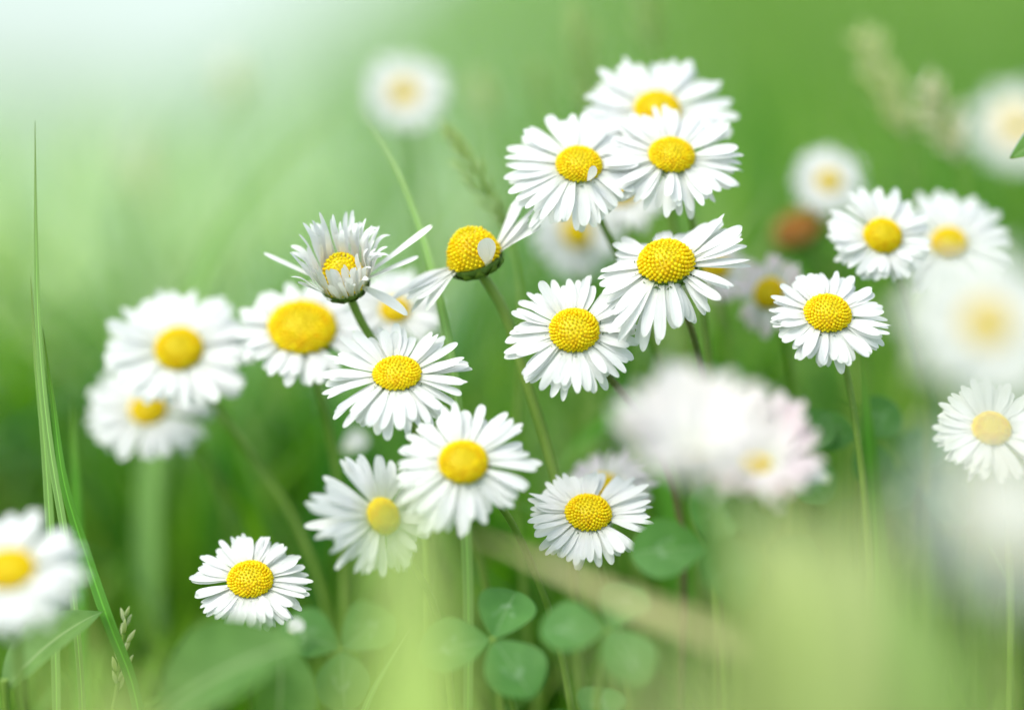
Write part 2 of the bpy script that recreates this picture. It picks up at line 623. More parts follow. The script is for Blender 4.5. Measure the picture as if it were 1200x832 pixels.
field('tall_grass', 'taller green and straw grass blades rising in the blur behind the upper daisies', 'grass', 7000, 0.16, 0.9, lambda y: 0.25 + 0.3 * y, 0.10, 0.17, 0.0035, 0.007, M_TALL, 16, None,
      lambda x, y: np.clip(0.5 + x / (0.10 * y + 0.05) * 0.5, 0.06, 1.0), (0.1, 1.2), 150)
field('haze_tinted_grass', 'tall pale haze-tinted grass in the hazy blur at the upper left', 'grass', 5000, 0.22, 1.0, lambda y: 0.25 + 0.3 * y, 0.09, 0.16, 0.0035, 0.007, M_HAZE_TINT, 17, None,
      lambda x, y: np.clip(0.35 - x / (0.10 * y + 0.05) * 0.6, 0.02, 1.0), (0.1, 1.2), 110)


# ------------------------------------------------------------------ daisies
_ico = None


def ico():
    global _ico
    if _ico is None:
        import bmesh
        bm = bmesh.new()
        bmesh.ops.create_icosphere(bm, subdivisions=2, radius=1)
        _ico = ([v.co.copy() for v in bm.verts], [tuple(v.index for v in f.verts) for f in bm.faces])
        bm.free()
    return _ico


def petal_mesh(L, W, a0, a1, rg, twist=0.0, side=0.0, mat=None, curl=0.0, narrow=0.42):
    """strap petal along +x: starts at angle a0 above the plane, ends at a1 (degrees)"""
    nu, nv = 15, 7
    mb = MB()
    rows = []
    pos = Vector((0, 0, 0))
    t0 = rg.uniform(.54, .80)
    notch = rg.choice([0, 0, .03, .05, .07])
    nshift = rg.uniform(-.3, .3)
    camber = rg.uniform(-.10, .22)
    groove = rg.uniform(.025, .05)
    wob = rg.uniform(0, 6.28)
    prev = 0
    for i in range(nu):
        t = i / (nu - 1)
        t = 1 - (1 - t) ** 1.35
        ang = R(a0 + (a1 - a0) * t ** 1.2 + curl * max(0, t - .7) / .3)
        pos = pos + Vector((math.cos(ang), 0, math.sin(ang))) * (t - prev) * L
        prev = t
        sm = min(1, t / .6)
        sm = sm * sm * (3 - 2 * sm)
        wd = W / 2 * (narrow + (1 - narrow) * sm)
        if t > t0:
            wd *= math.sqrt(max(0.0, 1 - ((t - t0) / (1 - t0)) ** 2)) * .97 + .03
        tw = R(twist) * t
        row = []
        for j in range(nv):
            v = -1 + 2 * j / (nv - 1)
            y = wd * v
            z = wd * (camber * v * v + groove * math.cos(v * math.pi * 2.2)) + 0.02 * L * math.sin(t * 5 + wob) * v * .6
            y, z = y * math.cos(tw) - z * math.sin(tw), y * math.sin(tw) + z * math.cos(tw)
            back = 0
            if t > t0:
                back = -notch * L * math.exp(-((v - nshift) / .28) ** 2) * ((t - t0) / (1 - t0))
            n = Vector((-math.sin(ang), 0, math.cos(ang)))
            row.append(pos + Vector((math.cos(ang), 0, math.sin(ang))) * back + n * z + Vector((0, y + side * L * t * t, 0)))
        rows.append(row)
    mb.grid(rows)
    return mb.mesh('petal', [mat])


def disc_mesh(Rd, Hd, rg, n=150, brown=False, ragged=0.0, closed=0.35):
    mb = MB()
    rows = []
    for i in range(9):
        a = i / 8 * math.pi / 2
        r, z = Rd * .95 * math.sin(a), (Hd * .9) * math.cos(a)
        rows.append([Vector((r * math.cos(k * math.pi / 10), r * math.sin(k * math.pi / 10), z)) for k in range(20)])
    mb.grid(rows, True, 1)
    V, F = ico()
    ga = math.pi * (3 - math.sqrt(5))
    fr = Rd * 1.02 / math.sqrt(n) * 1.02
    for k in range(n):
        q = math.sqrt((k + .5) / n)
        a = k * ga
        th = q * math.pi / 2 * .97
        r, z = Rd * math.sin(th), Hd * math.cos(th)
        nrm = Vector((math.cos(a) * math.sin(th) / Rd, math.sin(a) * math.sin(th) / Rd, math.cos(th) / Hd)).normalized()
        nrm = (nrm + Vector((0, 0, .35)) + Vector((rg.uniform(-1, 1), rg.uniform(-1, 1), 0)) * .12).normalized()
        c = Vector((r * math.cos(a), r * math.sin(a), z))
        op = 1.0 if q > closed else .85
        s = fr * op * rg.uniform(.78, 1.15)
        hgt = fr * (1.25 if q > closed else .9) * rg.uniform(.85, 1.25) * (1 + ragged * rg.random())
        c = c + nrm * hgt * .25
        rot = nrm.to_track_quat('Z', 'Y').to_matrix() @ Matrix.Rotation(rg.uniform(0, 6.28), 3, 'Z')
        o = len(mb.v)
        for v in V:
            az = math.atan2(v.y, v.x)
            lobe = 1 + (.16 * math.cos(5 * az) if q > closed and v.z > 0 else 0)
            mb.v.append(tuple(c + rot @ Vector((v.x * s * lobe, v.y * s * lobe, v.z * hgt - (.35 * hgt * max(0, 1 - 3 * (v.x ** 2 + v.y ** 2)) if v.z > .5 and q > closed else 0)))))
            mb.uv.append((0, 0))
        for f in F:
            mb.f.append(tuple(o + i for i in f))
            mb.mi.append(2 if q < closed * rg.uniform(.7, 1.2) else 0)
    return mb.mesh('disc', [M_RECEPT_BROWN if brown else M_FLORET, M_RECEPT_BROWN if brown else M_RECEPT, M_RECEPT_BROWN if brown else M_BUD])


def calyx_mesh(Rd, depth, rg):
    mb = MB()
    rows = []
    for i in range(8):
        a = i / 7 * math.pi / 2
        rows.append([Vector((Rd * 1.02 * math.cos(a) * math.cos(k * math.pi / 9) + (0.15 * Rd) * math.cos(k * math.pi / 9) * math.sin(a),
                             Rd * 1.02 * math.cos(a) * math.sin(k * math.pi / 9) + (0.15 * Rd) * math.sin(k * math.pi / 9) * math.sin(a),
                             -depth * math.sin(a))) for k in range(18)])
    mb.grid(rows, True)
    for k in range(13):
        az = k / 13 * 2 * math.pi + rg.uniform(-.1, .1)
        ca, sa = math.cos(az), math.sin(az)
        L = Rd * rg.uniform(.75, .95)
        rr = []
        for i in range(5):
            t = i / 4
            a = math.pi / 2 * (1 - t * .95)
            r = (Rd * 1.06) * math.cos(a) + .18 * Rd * (1 - t) + .05 * Rd + t * t * .12 * Rd
            z = -depth * math.sin(a) + t ** 3 * .10 * Rd
            wd = Rd * .24 * (1 - (2 * abs(t - .45)) ** 2 * .75) * (1 if t < 1 else .3)
            rr.append([Vector((ca * r - sa * q * wd, sa * r + ca * q * wd, z - abs(q) * .04 * Rd)) for q in (-1, 0, 1)])
        mb.grid(rr)
    return mb.mesh('calyx', [M_CALYX])


def stem_mesh(pts, r0, r1, mat, rg, hairs=0):
    mb = MB()
    n = len(pts)
    mb.tube(pts, [r0 + (r1 - r0) * i / (n - 1) for i in range(n)], 10, 0)
    for k in range(hairs):
        u = rg.uniform(0, .75) * (n - 1)
        i = min(n - 2, int(u))
        p = pts[i].lerp(pts[i + 1], u - i)
        ax = (pts[i + 1] - pts[i]).normalized()
        d = ax.orthogonal()
        d.rotate(Matrix.Rotation(rg.uniform(0, 6.28), 3, ax))
        d.normalize()
        sdv = ax.cross(d) * .00003
        L = rg.uniform(.0004, .0009)
        tip = p + d * (r0 + L) + ax * rg.uniform(-.0004, .0004)
        b = p + d * r0 * .9
        mb.cap([b - sdv, b + sdv, tip], 1)
    return mb.mesh('stem', [mat, M_HAIR])


def daisy(x, y, wpx, disc_px, dd, nx, ny, label, seed, stem, npet=40, cup=4, length=1.0, gaps=(), bend=-10, mat=None,
          dome=.55, pw=2.3, extra=(), smat=None, layers=2, spin=None, jitter=7, brown=False, group='daisies in the meadow', curl=0.0, florets=230, hairs=0, name='daisy', ragged=0.0, droopj=7, stemr=.62):
    """x, y: pixel of the disc centre; wpx: petal span and disc_px: disc width in pixels; dd: mm beyond the focus plane;
    nx, ny: where the face points; stem: [(x px, y px, dd mm)...] way points, the last one is its root"""
    rg = random.Random(seed)
    d = FOCUS + dd * MM
    nrm = CV(nx, ny)
    Rd = disc_px * d / FPX / 2
    span = wpx * d / FPX / 2
    Hd = Rd * dome
    c = P(x, y, d) - nrm * Hd * .6
    ex = (RIGHT - nrm * RIGHT.dot(nrm)).normalized()
    ey = nrm.cross(ex)
    M = Matrix((ex, ey, nrm)).transposed().to_4x4()
    M.translation = c
    dep = Rd * .55
    way = [c - nrm * dep * .9]
    # the stalk leaves along the head's own axis, so it also runs away from the viewer
    flat = math.hypot(stem[0][0] - x, stem[0][1] - y) * d / FPX
    back = min(0.009, .6 * flat * math.sqrt(max(0, 1 - nx * nx - ny * ny)) / max(.2, math.hypot(nx, ny))) + Rd * .3
    for sx, sy, sdd in stem[:-1]:
        way.append(P(sx, sy, d + back + sdd * MM))
    sx, sy, sdd = stem[-1]
    root = P(sx, sy, d + back + sdd * MM)
    root = Vector((root.x, root.y, -0.003))
    way.append(root)
    r = empty(name, Vector((root.x, root.y, 0)), label, 'daisy', group)
    link('disc', disc_mesh(Rd, Hd, rg, florets, brown, ragged), r, M)
    link('calyx', calyx_mesh(Rd * 1.0, dep, rg), r, M)
    link('stem', stem_mesh(spline(way, 44), stemr * MM * rg.uniform(.95, 1.1), stemr * 1.25 * MM, smat or M_STEM, rg, hairs), r)
    mat = mat or M_PETAL
    pl = []
    npet = min(94, int(npet * 2.1))
    for k in range(npet):
        phi = k * 360 / npet + rg.uniform(-jitter, jitter) + seed * 13.7
        phi += 3 * math.sin(R(phi) * 5 + seed) + 2.5 * math.sin(R(phi) * 8 + seed * 2.3)
        if any(((phi - a) % 360) < ((b - a) % 360) for a, b in gaps):
            continue
        lay = k % layers
        pl.append((phi, lerp_profile(length, phi) * rg.uniform(.84, 1.04), lerp_profile(cup, phi) + rg.gauss(0, droopj) - lay * 5,
                   lerp_profile(bend, phi) + rg.gauss(0, droopj * 1.2), lay, lerp_profile(curl, phi) * rg.uniform(.3, 1.2), rg.uniform(.72, 1.12)))
    for e in extra:
        pl.append((e[0], e[1], e[2], e[3], 0, 0, e[4] if len(e) > 4 else 1))
    for phi, ln, a0, a1, lay, cu, wf in pl:
        r0 = Rd * (1.02 if a0 > 40 else .84)
        L = max(span * ln - r0, span * .2)
        me = petal_mesh(L, pw * .75 * wf * span / .0115 * MM, a0, a0 + a1, rg, rg.uniform(-22, 22), rg.uniform(-.08, .08), mat, cu)
        PM = M @ Matrix.Rotation(R(phi), 4, 'Z') @ Matrix.Translation((r0, 0, Hd * .02 - lay * Rd * .07 + rg.uniform(-1, 1) * Rd * .03))
        link('petal', me, r, PM)
    return r


RAY = 'daisies in the sharp band'
# --- sharply focused flowers
daisy(780, 299, 192, 64, 0, -.08, .74, 'sharp white daisy with a large tall yellow dome, its right petals lifted', 1,
      [(810, 385, 0), (832, 500, 6), (850, 640, 12)], 36, [(0, 20), (40, 22), (70, -15), (110, -22), (150, -6), (200, -8), (240, -26), (270, -30), (310, -26), (340, 2)],
      [(0, 1.04), (45, .98), (70, .8), (120, .75), (170, .82), (210, .98), (235, 1.25), (270, .95), (320, .85)], smat=M_STEM_OLIVE, dome=.80, hairs=260, florets=230)
daisy(673, 383, 168, 56, -2, -.02, .52, 'sharp open daisy with bumpy yellow centre, just below the lifted-petal daisy', 2,
      [(714, 442, 0), (762, 505, 6), (800, 640, 10)], 40, [(0, -4), (60, 6), (120, 4), (180, 6), (250, -12), (300, -16)],
      [(0, .92), (90, .93), (190, 1.02), (270, .98)], smat=M_STEM_OLIVE, hairs=260, dome=.62, florets=230)
daisy(679, 188, 184, 52, 7, .05, .64, 'white daisy with one small petal curled over its yellow centre', 3,
      [(706, 262, 2), (765, 400, 8), (800, 640, 14)], 40, [(0, 0), (90, 6), (180, 4), (215, -6), (270, -20), (320, -6)], [(0, .88), (90, .95), (180, 1.02), (240, 1.06), (300, .8)],
      dome=.6, hairs=160, extra=[(-66, .66, 46, 66, 1.0)])
daisy(788, 177, 172, 52, 9, .08, .66, 'white daisy in front of the topmost daisy, right of the curled-petal one', 4,
      [(804, 232, 2), (828, 390, 6), (845, 640, 10)], 38, [(0, 6), (90, 14), (180, 2), (270, -18), (320, -6)], [(0, 1.02), (90, .95), (180, 1.0), (270, .9)], dome=.6, hairs=120)
daisy(771, 124, 180, 52, 23, .05, .60, 'topmost white daisy, slightly blurred at the back of the upper cluster', 5,
      [(800, 330, 10), (830, 640, 15)], 40, 4, [(0, 1.05), (90, .98), (180, .95)], dome=.62)
daisy(971, 362, 150, 53, 0, .06, .66, 'sharp round daisy standing alone right of the lifted-petal daisy', 6,
      [(990, 430, 0), (1003, 500, 0), (1020, 640, 5)], 44, [(0, 4), (90, 10), (180, 6), (270, -10)], [(0, 1.0), (90, .86), (270, .98)], dome=.68, hairs=200, pw=2.6)
daisy(690, 596, 150, 52, 2, .05, .70, 'sharp low daisy in front of a mauve flower beside clover leaves', 7,
      [(705, 668, 0), (730, 760, 5), (745, 880, 8)], 42, [(0, 6), (90, 12), (180, 4), (270, -10)], [(0, 1.04), (50, 1.08), (100, .8), (180, 1.02), (270, .98)], dome=.6, gaps=[(352, 357)])
daisy(293, 675, 146, 51, 0, .03, .68, 'sharp daisy low at the left above a broad leaf', 8,
      [(305, 740, 2), (320, 800, 6), (330, 900, 8)], 46, [(0, 4), (90, 8), (180, 4), (270, -8)], [(0, 1.0), (90, .9), (270, 1.02)], dome=.5, mat=M_PETAL)
daisy(465, 433, 178, 54, -2, -.02, .76, 'wide starry daisy with loose spread petals below the half closed flower', 9,
      [(490, 520, 4), (540, 600, 10), (600, 760, 18)], 34, [(0, 10), (30, 14), (80, 34), (110, 30), (150, 4), (200, -6), (270, -16), (320, -14)],
      [(0, 1.0), (80, .78), (180, 1.06), (270, .95)], dome=.52, gaps=[(62, 72)], droopj=7, hairs=60)
# half closed flower
daisy(399, 314, 156, 50, 4, -.20, .74, 'half closed daisy with upright cream petals cupped round its centre', 10,
      [(424, 378, 0), (446, 414, 2), (500, 640, 14)], 40, [(0, 68), (60, 76), (90, 80), (180, 74), (230, 75), (270, 76), (310, 70)], [(0, 1.15), (60, 1.32), (90, 1.42), (150, 1.32), (180, 1.15), (225, 1.05), (270, .98), (310, 1.0)],
      (), [(0, 18), (90, 12), (180, 20), (270, 8)], None, 1.7, 1.5, [(166, 1.35, 34, -8, 1.4), (16, 1.62, 22, 4, 2.2), (4, 1.2, 16, -8, 1.7), (-28, 1.12, -16, -24, 1.9), (40, 1.1, 56, -20, 1.4)], curl=[(0, -110), (90, -70), (180, -40), (270, -20)], jitter=6, smat=M_STEM, stemr=.75, hairs=80, florets=220, droopj=9)
# side view with lost petals
daisy(550, 284, 176, 60, 7, -.30, .88, 'side-on daisy with tall bare yellow dome and most petals lost', 11,
      [(580, 345, 0), (618, 450, 2), (652, 565, 4), (690, 760, 10)], 26, [(0, 22), (50, 40), (180, -2), (230, -10)], [(0, 1.05), (40, 1.1), (180, 1.1), (215, 1.1)],
      [(38, 172), (206, 350)], [(0, 4), (180, -14)], M_PETAL, 1.35, 2.6, [(-58, .80, 58, 22, 1.5), (184, 1.3, -4, -14, 1.2), (214, 1.0, -12, -30, 1.1), (20, 1.2, 40, 0, 1), (6, 1.12, 30, 6, 1), (30, 1.0, 36, 10, 1)], hairs=160, smat=M_STEM, stemr=.9, florets=260, ragged=.5)
# --- slightly blurred
daisy(543, 538, 170, 55, -15, .03, .54, 'soft-edged daisy low in the middle with long loose lower petals', 12,
      [(592, 600, 4), (640, 705, 10), (690, 830, 14)], 34, [(0, 2), (90, 8), (250, -10), (320, -14)], [(0, 1.1), (90, .95), (180, .95), (255, 1.2), (300, .85)], dome=.5)
daisy(452, 603, 162, 42, -12, .58, .26, 'daisy turned to the right, half veiled by a lime green blade', 13,
      [(500, 690, 4), (540, 800, 10)], 34, [(0, 16), (90, 2), (180, -4), (270, -6)], [(0, .75), (90, .9), (180, 1.2), (270, .9)], dome=.6)
daisy(209, 405, 184, 54, 30, .02, .48, 'large blurred daisy at the left above a lower blurred one', 14,
      [(270, 500, 0), (340, 600, 0), (420, 760, 5)], 42, 2, [(0, 1.0), (90, .88), (190, 1.03), (230, .84), (270, .84), (320, 1.0)], dome=.6, pw=2.7)
daisy(173, 477, 152, 42, 46, -.02, .62, 'lower blurred daisy at the left partly hidden by its larger neighbour', 15,
      [(228, 520, 0), (270, 615, 4), (300, 700, 5)], 40, 4, 1.0, dome=.5, pw=2.8)
daisy(354, 379, 160, 76, 21, .06, .64, 'blurred daisy with a broad smooth yellow disc behind the half closed flower', 16,
      [(380, 480, 0), (410, 640, 10)], 40, 0, [(0, .95), (90, .9), (180, 1.0), (270, 1.05)], dome=.4, pw=2.6, florets=220)
daisy(463, 361, 118, 34, 32, .02, .55, 'small blurred daisy between the half closed flower and the bare dome', 17,
      [(480, 440, 0), (510, 640, 10)], 36, 4, 1.0, dome=.5)
daisy(10, 663, 184, 58, -50, .02, .70, 'very blurred white daisy cut by the left edge', 18,
      [(20, 760, 0), (30, 900, 0)], 44, 4, 1.0, dome=.45, pw=2.8, gaps=())
daisy(1036, 273, 140, 43, 15, .08, .44, 'softly blurred daisy with its centre turned upward, upper right', 19,
      [(1060, 340, 2), (1080, 600, 10)], 40, 6, [(0, .85), (90, .95), (180, .95), (270, .85)], dome=.75, pw=2.6)
daisy(1114, 283, 150, 42, 32, .06, .44, 'more blurred daisy beside the upper right one, nearer the frame edge', 20,
      [(1130, 360, 2), (1140, 600, 10)], 40, 4, 1.0, dome=.7, pw=2.7)
daisy(1159, 377, 214, 50, -112, .08, .46, 'huge ghostly near daisy with a small yellow spot at the right', 21,
      [(1170, 520, 0), (1180, 700, 0)], 42, 4, 1.0, mat=M_PETAL_VEILED, dome=.5, pw=2.8)
daisy(1163, 499, 142, 44, -10, .02, .60, 'pale daisy at the right edge behind a white veil of blur', 22,
      [(1175, 570, 2), (1185, 700, 4)], 42, 4, 1.0, mat=M_PETAL_VEILED, dome=.5, pw=2.6)
daisy(1196, 590, 225, 44, -215, .12, .72, 'nearest daisy dimmed in colour and blurred to a veil at the right edge', 23,
      [(1205, 720, 0), (1210, 860, 0)], 40, 0, 1.0, mat=M_PETAL_VEILED, dome=.5, pw=2.8)
# --- far blurred
daisy(474, 108, 106, 30, 112, .02, .36, 'lone far white daisy blurred at the upper left of centre', 24,
      [(490, 200, 0), (510, 420, 0)], 34, 10, [(0, 1), (90, 1), (270, .9)], dome=.5, pw=2.6)
daisy(1192, 146, 112, 38, 165, -.1, .40, 'far grey-white daisy blurred at the top right edge', 25,
      [(1200, 260, 0), (1210, 420, 0)], 34, 4, 1.0, dome=.5, pw=2.5)
daisy(972, 211, 92, 26, 80, .05, .40, 'far blurred daisy beside the brown withered head', 26,
      [(985, 300, 0), (995, 460, 0)], 30, 6, 1.0, dome=.5)
daisy(899, 342, 106, 36, 34, -.46, .24, 'blurred daisy facing left behind the lone round daisy', 27,
      [(925, 420, 2), (940, 600, 6)], 30, [(0, 30), (180, -20), (250, -16)], [(0, 1.0), (180, .8), (250, 1.0)], dome=.7, mat=M_PETAL_BLUSH)
daisy(838, 310, 100, 34, 46, .1, .62, 'blurred pinkish daisy hidden behind the lifted-petal daisy', 28,
      [(850, 400, 2), (860, 600, 6)], 32, 4, 1.0, dome=.6, mat=M_PETAL_BLUSH)
daisy(727, 222, 118, 38, 50, .04, .62, 'blurred daisy peeping out below the two upper daisies', 29,
      [(740, 320, 2), (750, 600, 6)], 34, 2, 1.0, dome=.5)
daisy(678, 272, 112, 36, 74, .46, .30, 'pale blurred daisy below the curled-petal one, facing right', 30,
      [(690, 360, 2), (700, 600, 6)], 34, [(0, 20), (180, 0), (270, -20)], 1.0, dome=.5, pw=2.8)
daisy(706, 566, 112, 36, 30, -.05, .74, 'mauve-white daisy tucked behind the low sharp daisy', 31,
      [(715, 640, 2), (722, 800, 6)], 30, [(0, 24), (90, 16), (180, 16), (270, -6)], [(0, 1.2), (90, .9), (180, .8)], dome=.6, mat=M_PETAL_MAUVE)
# --- near blurred pair
daisy(818, 532, 276, 38, -72, -.10, .95, 'large near pinkish daisy seen from the side, strongly blurred', 32,
      [(840, 640, 0), (850, 800, 0)], 44, [(0, 36), (90, 56), (180, 34), (235, 48), (270, 56), (305, 48)], [(0, .80), (90, 1.0), (180, .84), (270, .84)], (), [(0, 0), (90, 12), (180, 0), (270, -95)], M_PETAL_PINK, .6, 2.6)
daisy(886, 540, 206, 36, -40, .02, .86, 'pink-tinged white daisy with raised petals beside the large blurred pinkish one', 33,
      [(905, 620, 0), (915, 720, 0)], 44, [(0, 34), (60, 54), (120, 60), (180, 50), (240, 44), (270, 42), (320, 34)], [(0, .82), (60, 1.0), (120, 1.0), (180, .75), (270, .80), (320, .82)], (), [(0, 0), (90, 10), (270, -80)], M_PETAL_BLUSH, .6, 2.7)
# withered head
daisy(932, 262, 74, 56, 84, -.40, .80, 'withered brown daisy head on a thick green stem, blurred', 34,
      [(968, 318, 2), (1000, 430, 4), (1010, 600, 8)], 14, 40, .75, (), 40, M_PETAL_BROWN, .75, 1.6, brown=True, stemr=1.3)

# ------------------------------------------------------------------ grass blades, leaves and seed heads


def blade(pts, wmm, mat, label, fold=.25, face=None, name='blade_of_grass', group='single grass blades', cat='grass blade'):
    """one blade through pixel way points [(x, y, dd mm)] from tip to root; the last point is put on the ground"""
    ps = [P(x, y, FOCUS + dd * MM) for x, y, dd in pts]
    root = Vector((ps[-1].x, ps[-1].y, -0.003))
    if ps[-1].z > 0.0:
        ps.append(root)
    line = list(reversed(spline(ps, 30)))
    base = line[0].copy()
    mb = MB()
    rows = []
    fd = (face or -FWD).normalized()
    n = len(line)
    for i, p in enumerate(line):
        t = i / (n - 1)
        a = (line[min(i + 1, n - 1)] - line[max(i - 1, 0)]).normalized()
        b = a.cross(fd).normalized()
        c = b.cross(a).normalized()
        wd = wmm * MM / 2 * (.75 + .35 * math.sin(min(1, t / .5) * math.pi / 2)) * (1 - max(0, (t - .45) / .55) ** 1.7) + .00004
        rows.append([p + b * wd * v + c * wd * fold * abs(v) + c * .0001 * math.cos(v * 9) for v in (-1, -.66, -.33, 0, .33, .66, 1)])
    mb.grid(rows)
    for k in range(len(mb.v)):
        mb.v[k] = tuple(Vector(mb.v[k]) - base)
    o = link(name, mb.mesh(name, [mat]))
    o.location = base
    return tag(o, label, cat, group, 'thing')


blade([(41, 142, 4), (42, 270, 2), (46, 400, 0), (58, 520, 0), (78, 640, 0), (95, 800, 0)], 1.3, M_BLADE_PALE, 'tallest thin grass blade standing upright near the left edge')
blade([(36, 325, 3), (42, 420, 4), (52, 520, 4), (60, 640, 4), (66, 800, 4)], 1.6, M_BLADE_PALE, 'shorter grass blade left of the tallest one')
blade([(50, 385, 1), (62, 470, 1), (74, 560, 0), (104, 660, 0), (128, 730, -2), (155, 800, -2), (170, 900, -2)], 2.0, M_BLADE, 'grass blade crossing low left and bending to the lower right')
blade([(84, 465, 28), (88, 560, 28), (92, 680, 30)], 2.8, M_BLADE, 'short blurred grass blade right of the upright left blades')
blade([(422, 131, 30), (455, 180, 24), (490, 262, 18), (512, 340, 14), (528, 420, 10), (545, 600, 10)], 1.9, M_BLADE_PALE, 'arched thin grass stem bending up left above the half closed flower')
blade([(400, 128, 110), (340, 178, 105), (285, 240, 100), (220, 360, 95), (180, 520, 95)], 5, M_BLADE_PALE, 'blurred pale blade slanting up right in the hazy upper left')
blade([(985, 150, 70), (1008, 200, 60), (1040, 280, 50), (1080, 420, 50)], 3.0, M_BLADE_BLUE, 'dark blurred blade slanting above the upper right daisies')
blade([(1004, 398, 18), (1012, 450, 18), (1018, 520, 18), (1024, 640, 28)], 4.2, M_BLADE, 'lime blade right behind the stem of the lone round daisy')
blade([(482, 735, 4), (460, 770, 2), (432, 820, 0), (415, 870, 0)], 1.1, M_BLADE_PALE, 'hair-thin grass stalk at the bottom centre')
blade([(636, 590, 50), (700, 500, 60), (740, 480, 60), (790, 620, 60)], 5, M_BLADE, 'broad blurred blade arching behind the middle stems')
# near, strongly blurred greenery
blade([(478, 560, -150), (470, 640, -160), (485, 760, -165), (500, 900, -168)], 12, M_BLADE_LIME, 'wide lime blade close to the lens at lower centre')
blade([(520, 640, -190), (470, 740, -195), (430, 900, -198)], 10, M_BLADE_LIME, 'near lime blade leaning right at lower centre')
blade([(545, 622, -70), (640, 662, -78), (745, 708, -88), (830, 742, -95), (960, 860, -105)], 3.0, M_STEM_TAN, 'straw coloured stalk slanting across below the low sharp daisy', name='dry_stalk', cat='stalk', group=None)
blade([(870, 560, -170), (905, 660, -175), (930, 800, -178), (940, 920, -180)], 16, M_BLADE_STRAW, 'broad pale blade blurred at the lower right')
blade([(960, 590, -190), (975, 700, -195), (980, 900, -198)], 13, M_BLADE_STRAW, 'second pale blade blurred right of the broad one')
blade([(1060, 640, -150), (1075, 760, -155), (1080, 900, -158)], 9, M_BLADE, 'green near blade blurred beneath the right edge daisies')
blade([(1150, 700, -200), (1130, 800, -205), (1120, 920, -206)], 10, M_BLADE_STRAW, 'small pale near blade in the lower right corner')
blade([(1010, 560, -150), (1004, 680, -158), (1000, 900, -160)], 9, M_BLADE_STRAW, 'pale near blade veiling the foot of the lone round daisy')
blade([(1100, 690, -190), (1120, 780, -195), (1130, 900, -198)], 11, M_BLADE, 'near green blade blurred left of the lower right corner')
blade([(40, 740, -190), (90, 800, -192), (130, 900, -195)], 11, M_BLADE_LIME, 'near lime blade blurred in the lower left corner')
blade([(240, 800, -180), (190, 830, -182), (150, 920, -185)], 9, M_BLADE_STRAW, 'pale near blade blurred along the bottom left edge')
blade([(690, 750, -200), (760, 800, -204), (800, 900, -206)], 11, M_BLADE_STRAW, 'pale near blade blurred at the bottom centre right')


def leaflet_mesh(L, W, rg, fold=.25, cupz=.15, mat=None, tipn=.04, kind='clover'):
    mb = MB()
    nu, nv = 17, 13
    rows = []
    for i in range(nu):
        t = i / (nu - 1)
        t = .5 - .5 * math.cos(t * math.pi)
        if kind == 'clover':      # obovate with rounded, faintly notched end
            wd = W / 2 * (math.sin(math.pi * t ** 1.25) ** .62 if 0 < t < 1 else 0)
        else:                     # long pointed oval
            wd = W / 2 * (math.sin(math.pi * t ** .85) ** .9 if 0 < t < 1 else 0)
        wd = max(wd, .0001)
        row = []
        for j in range(nv):
            v = -1 + 2 * j / (nv - 1)
            x = L * t - (tipn * L * math.exp(-(v / .3) ** 2) * max(0, t - .8) / .2 if kind == 'clover' else 0)
            z = wd * fold * abs(v) ** 1.3 + cupz * L * (-(t - .5) ** 2) + .012 * L * math.sin(t * 9 + v * 2) * abs(v)
            row.append(Vector((x, wd * v * (1 - .1 * fold), z)))
        rows.append(row)
    mb.grid(rows)
    return mb.mesh('leaflet', [mat or M_CLOVER])


def clover(x, y, spx, dd, nx, ny, label, seed, root, spin=90, fold=.22, droop=8):
    """trifoliate leaf whose stalk joins at pixel x, y"""
    rg = random.Random(seed)
    d = FOCUS + dd * MM
    nrm = CV(nx, ny)
    L = spx * d / FPX
    c = P(x, y, d)
    ex = (RIGHT - nrm * RIGHT.dot(nrm)).normalized()
    M = Matrix((ex, nrm.cross(ex), nrm)).transposed().to_4x4()
    M.translation = c
    rp = P(root[0], root[1], d + root[2] * MM)
    rp = Vector((rp.x, rp.y, -.003))
    r = empty('clover_leaf', Vector((rp.x, rp.y, 0)), label, 'clover', 'clover leaves')
    mid = c.lerp(rp, .5) + Vector((rg.uniform(-.004, .004), .003, .006))
    mb = MB()
    mb.tube(spline([c, mid, rp], 20), [.0005 + .0003 * i / 20 for i in range(21)], 8)
    link('stalk', mb.mesh('stalk', [M_STEM]), r)
    for k in range(3):
        me = leaflet_mesh(L * rg.uniform(.93, 1.06), L * rg.uniform(.84, .95), rg, fold * rg.uniform(.7, 1.3))
        PM = M @ Matrix.Rotation(R(spin + k * 120 + rg.uniform(-8, 8)), 4, 'Z') @ Matrix.Rotation(R(droop + rg.uniform(-8, 8)), 4, 'Y') @ Matrix.Translation((.0004, 0, .0001 * k))
        link('leaflet', me, r, PM)


clover(577, 748, 84, -19, .05, .58, 'sharp clover leaf with pale marks at the bottom centre', 41, (640, 900, 6), 68)
clover(830, 640, 86, -26, -.1, .25, 'large clover leaf right of the low sharp daisy', 42, (850, 900, -5), 70)
clover(712, 735, 78, -32, .0, .6, 'soft bluish clover leaf below the low sharp daisy', 43, (735, 900, 0), 60)
clover(1008, 512, 60, 24, .15, .25, 'clover leaf behind the stem of the lone round daisy', 44, (1010, 760, 6), 48)
clover(930, 535, 66, 22, -.1, .35, 'dark clover leaf under the fallen petal', 45, (940, 760, 10), 60)
clover(695, 850, 66, -20, 0, .7, 'clover leaf cut by the bottom edge', 46, (700, 990, 0), 80)
clover(890, 640, 84, -40, .2, .4, 'pale green clover leaf blurred below the near pinkish daisies', 47, (905, 900, -5), 100)
clover(400, 760, 80, 24, -.1, .55, 'blurred clover leaf low behind the lime blades', 48, (410, 900, 5), 30)
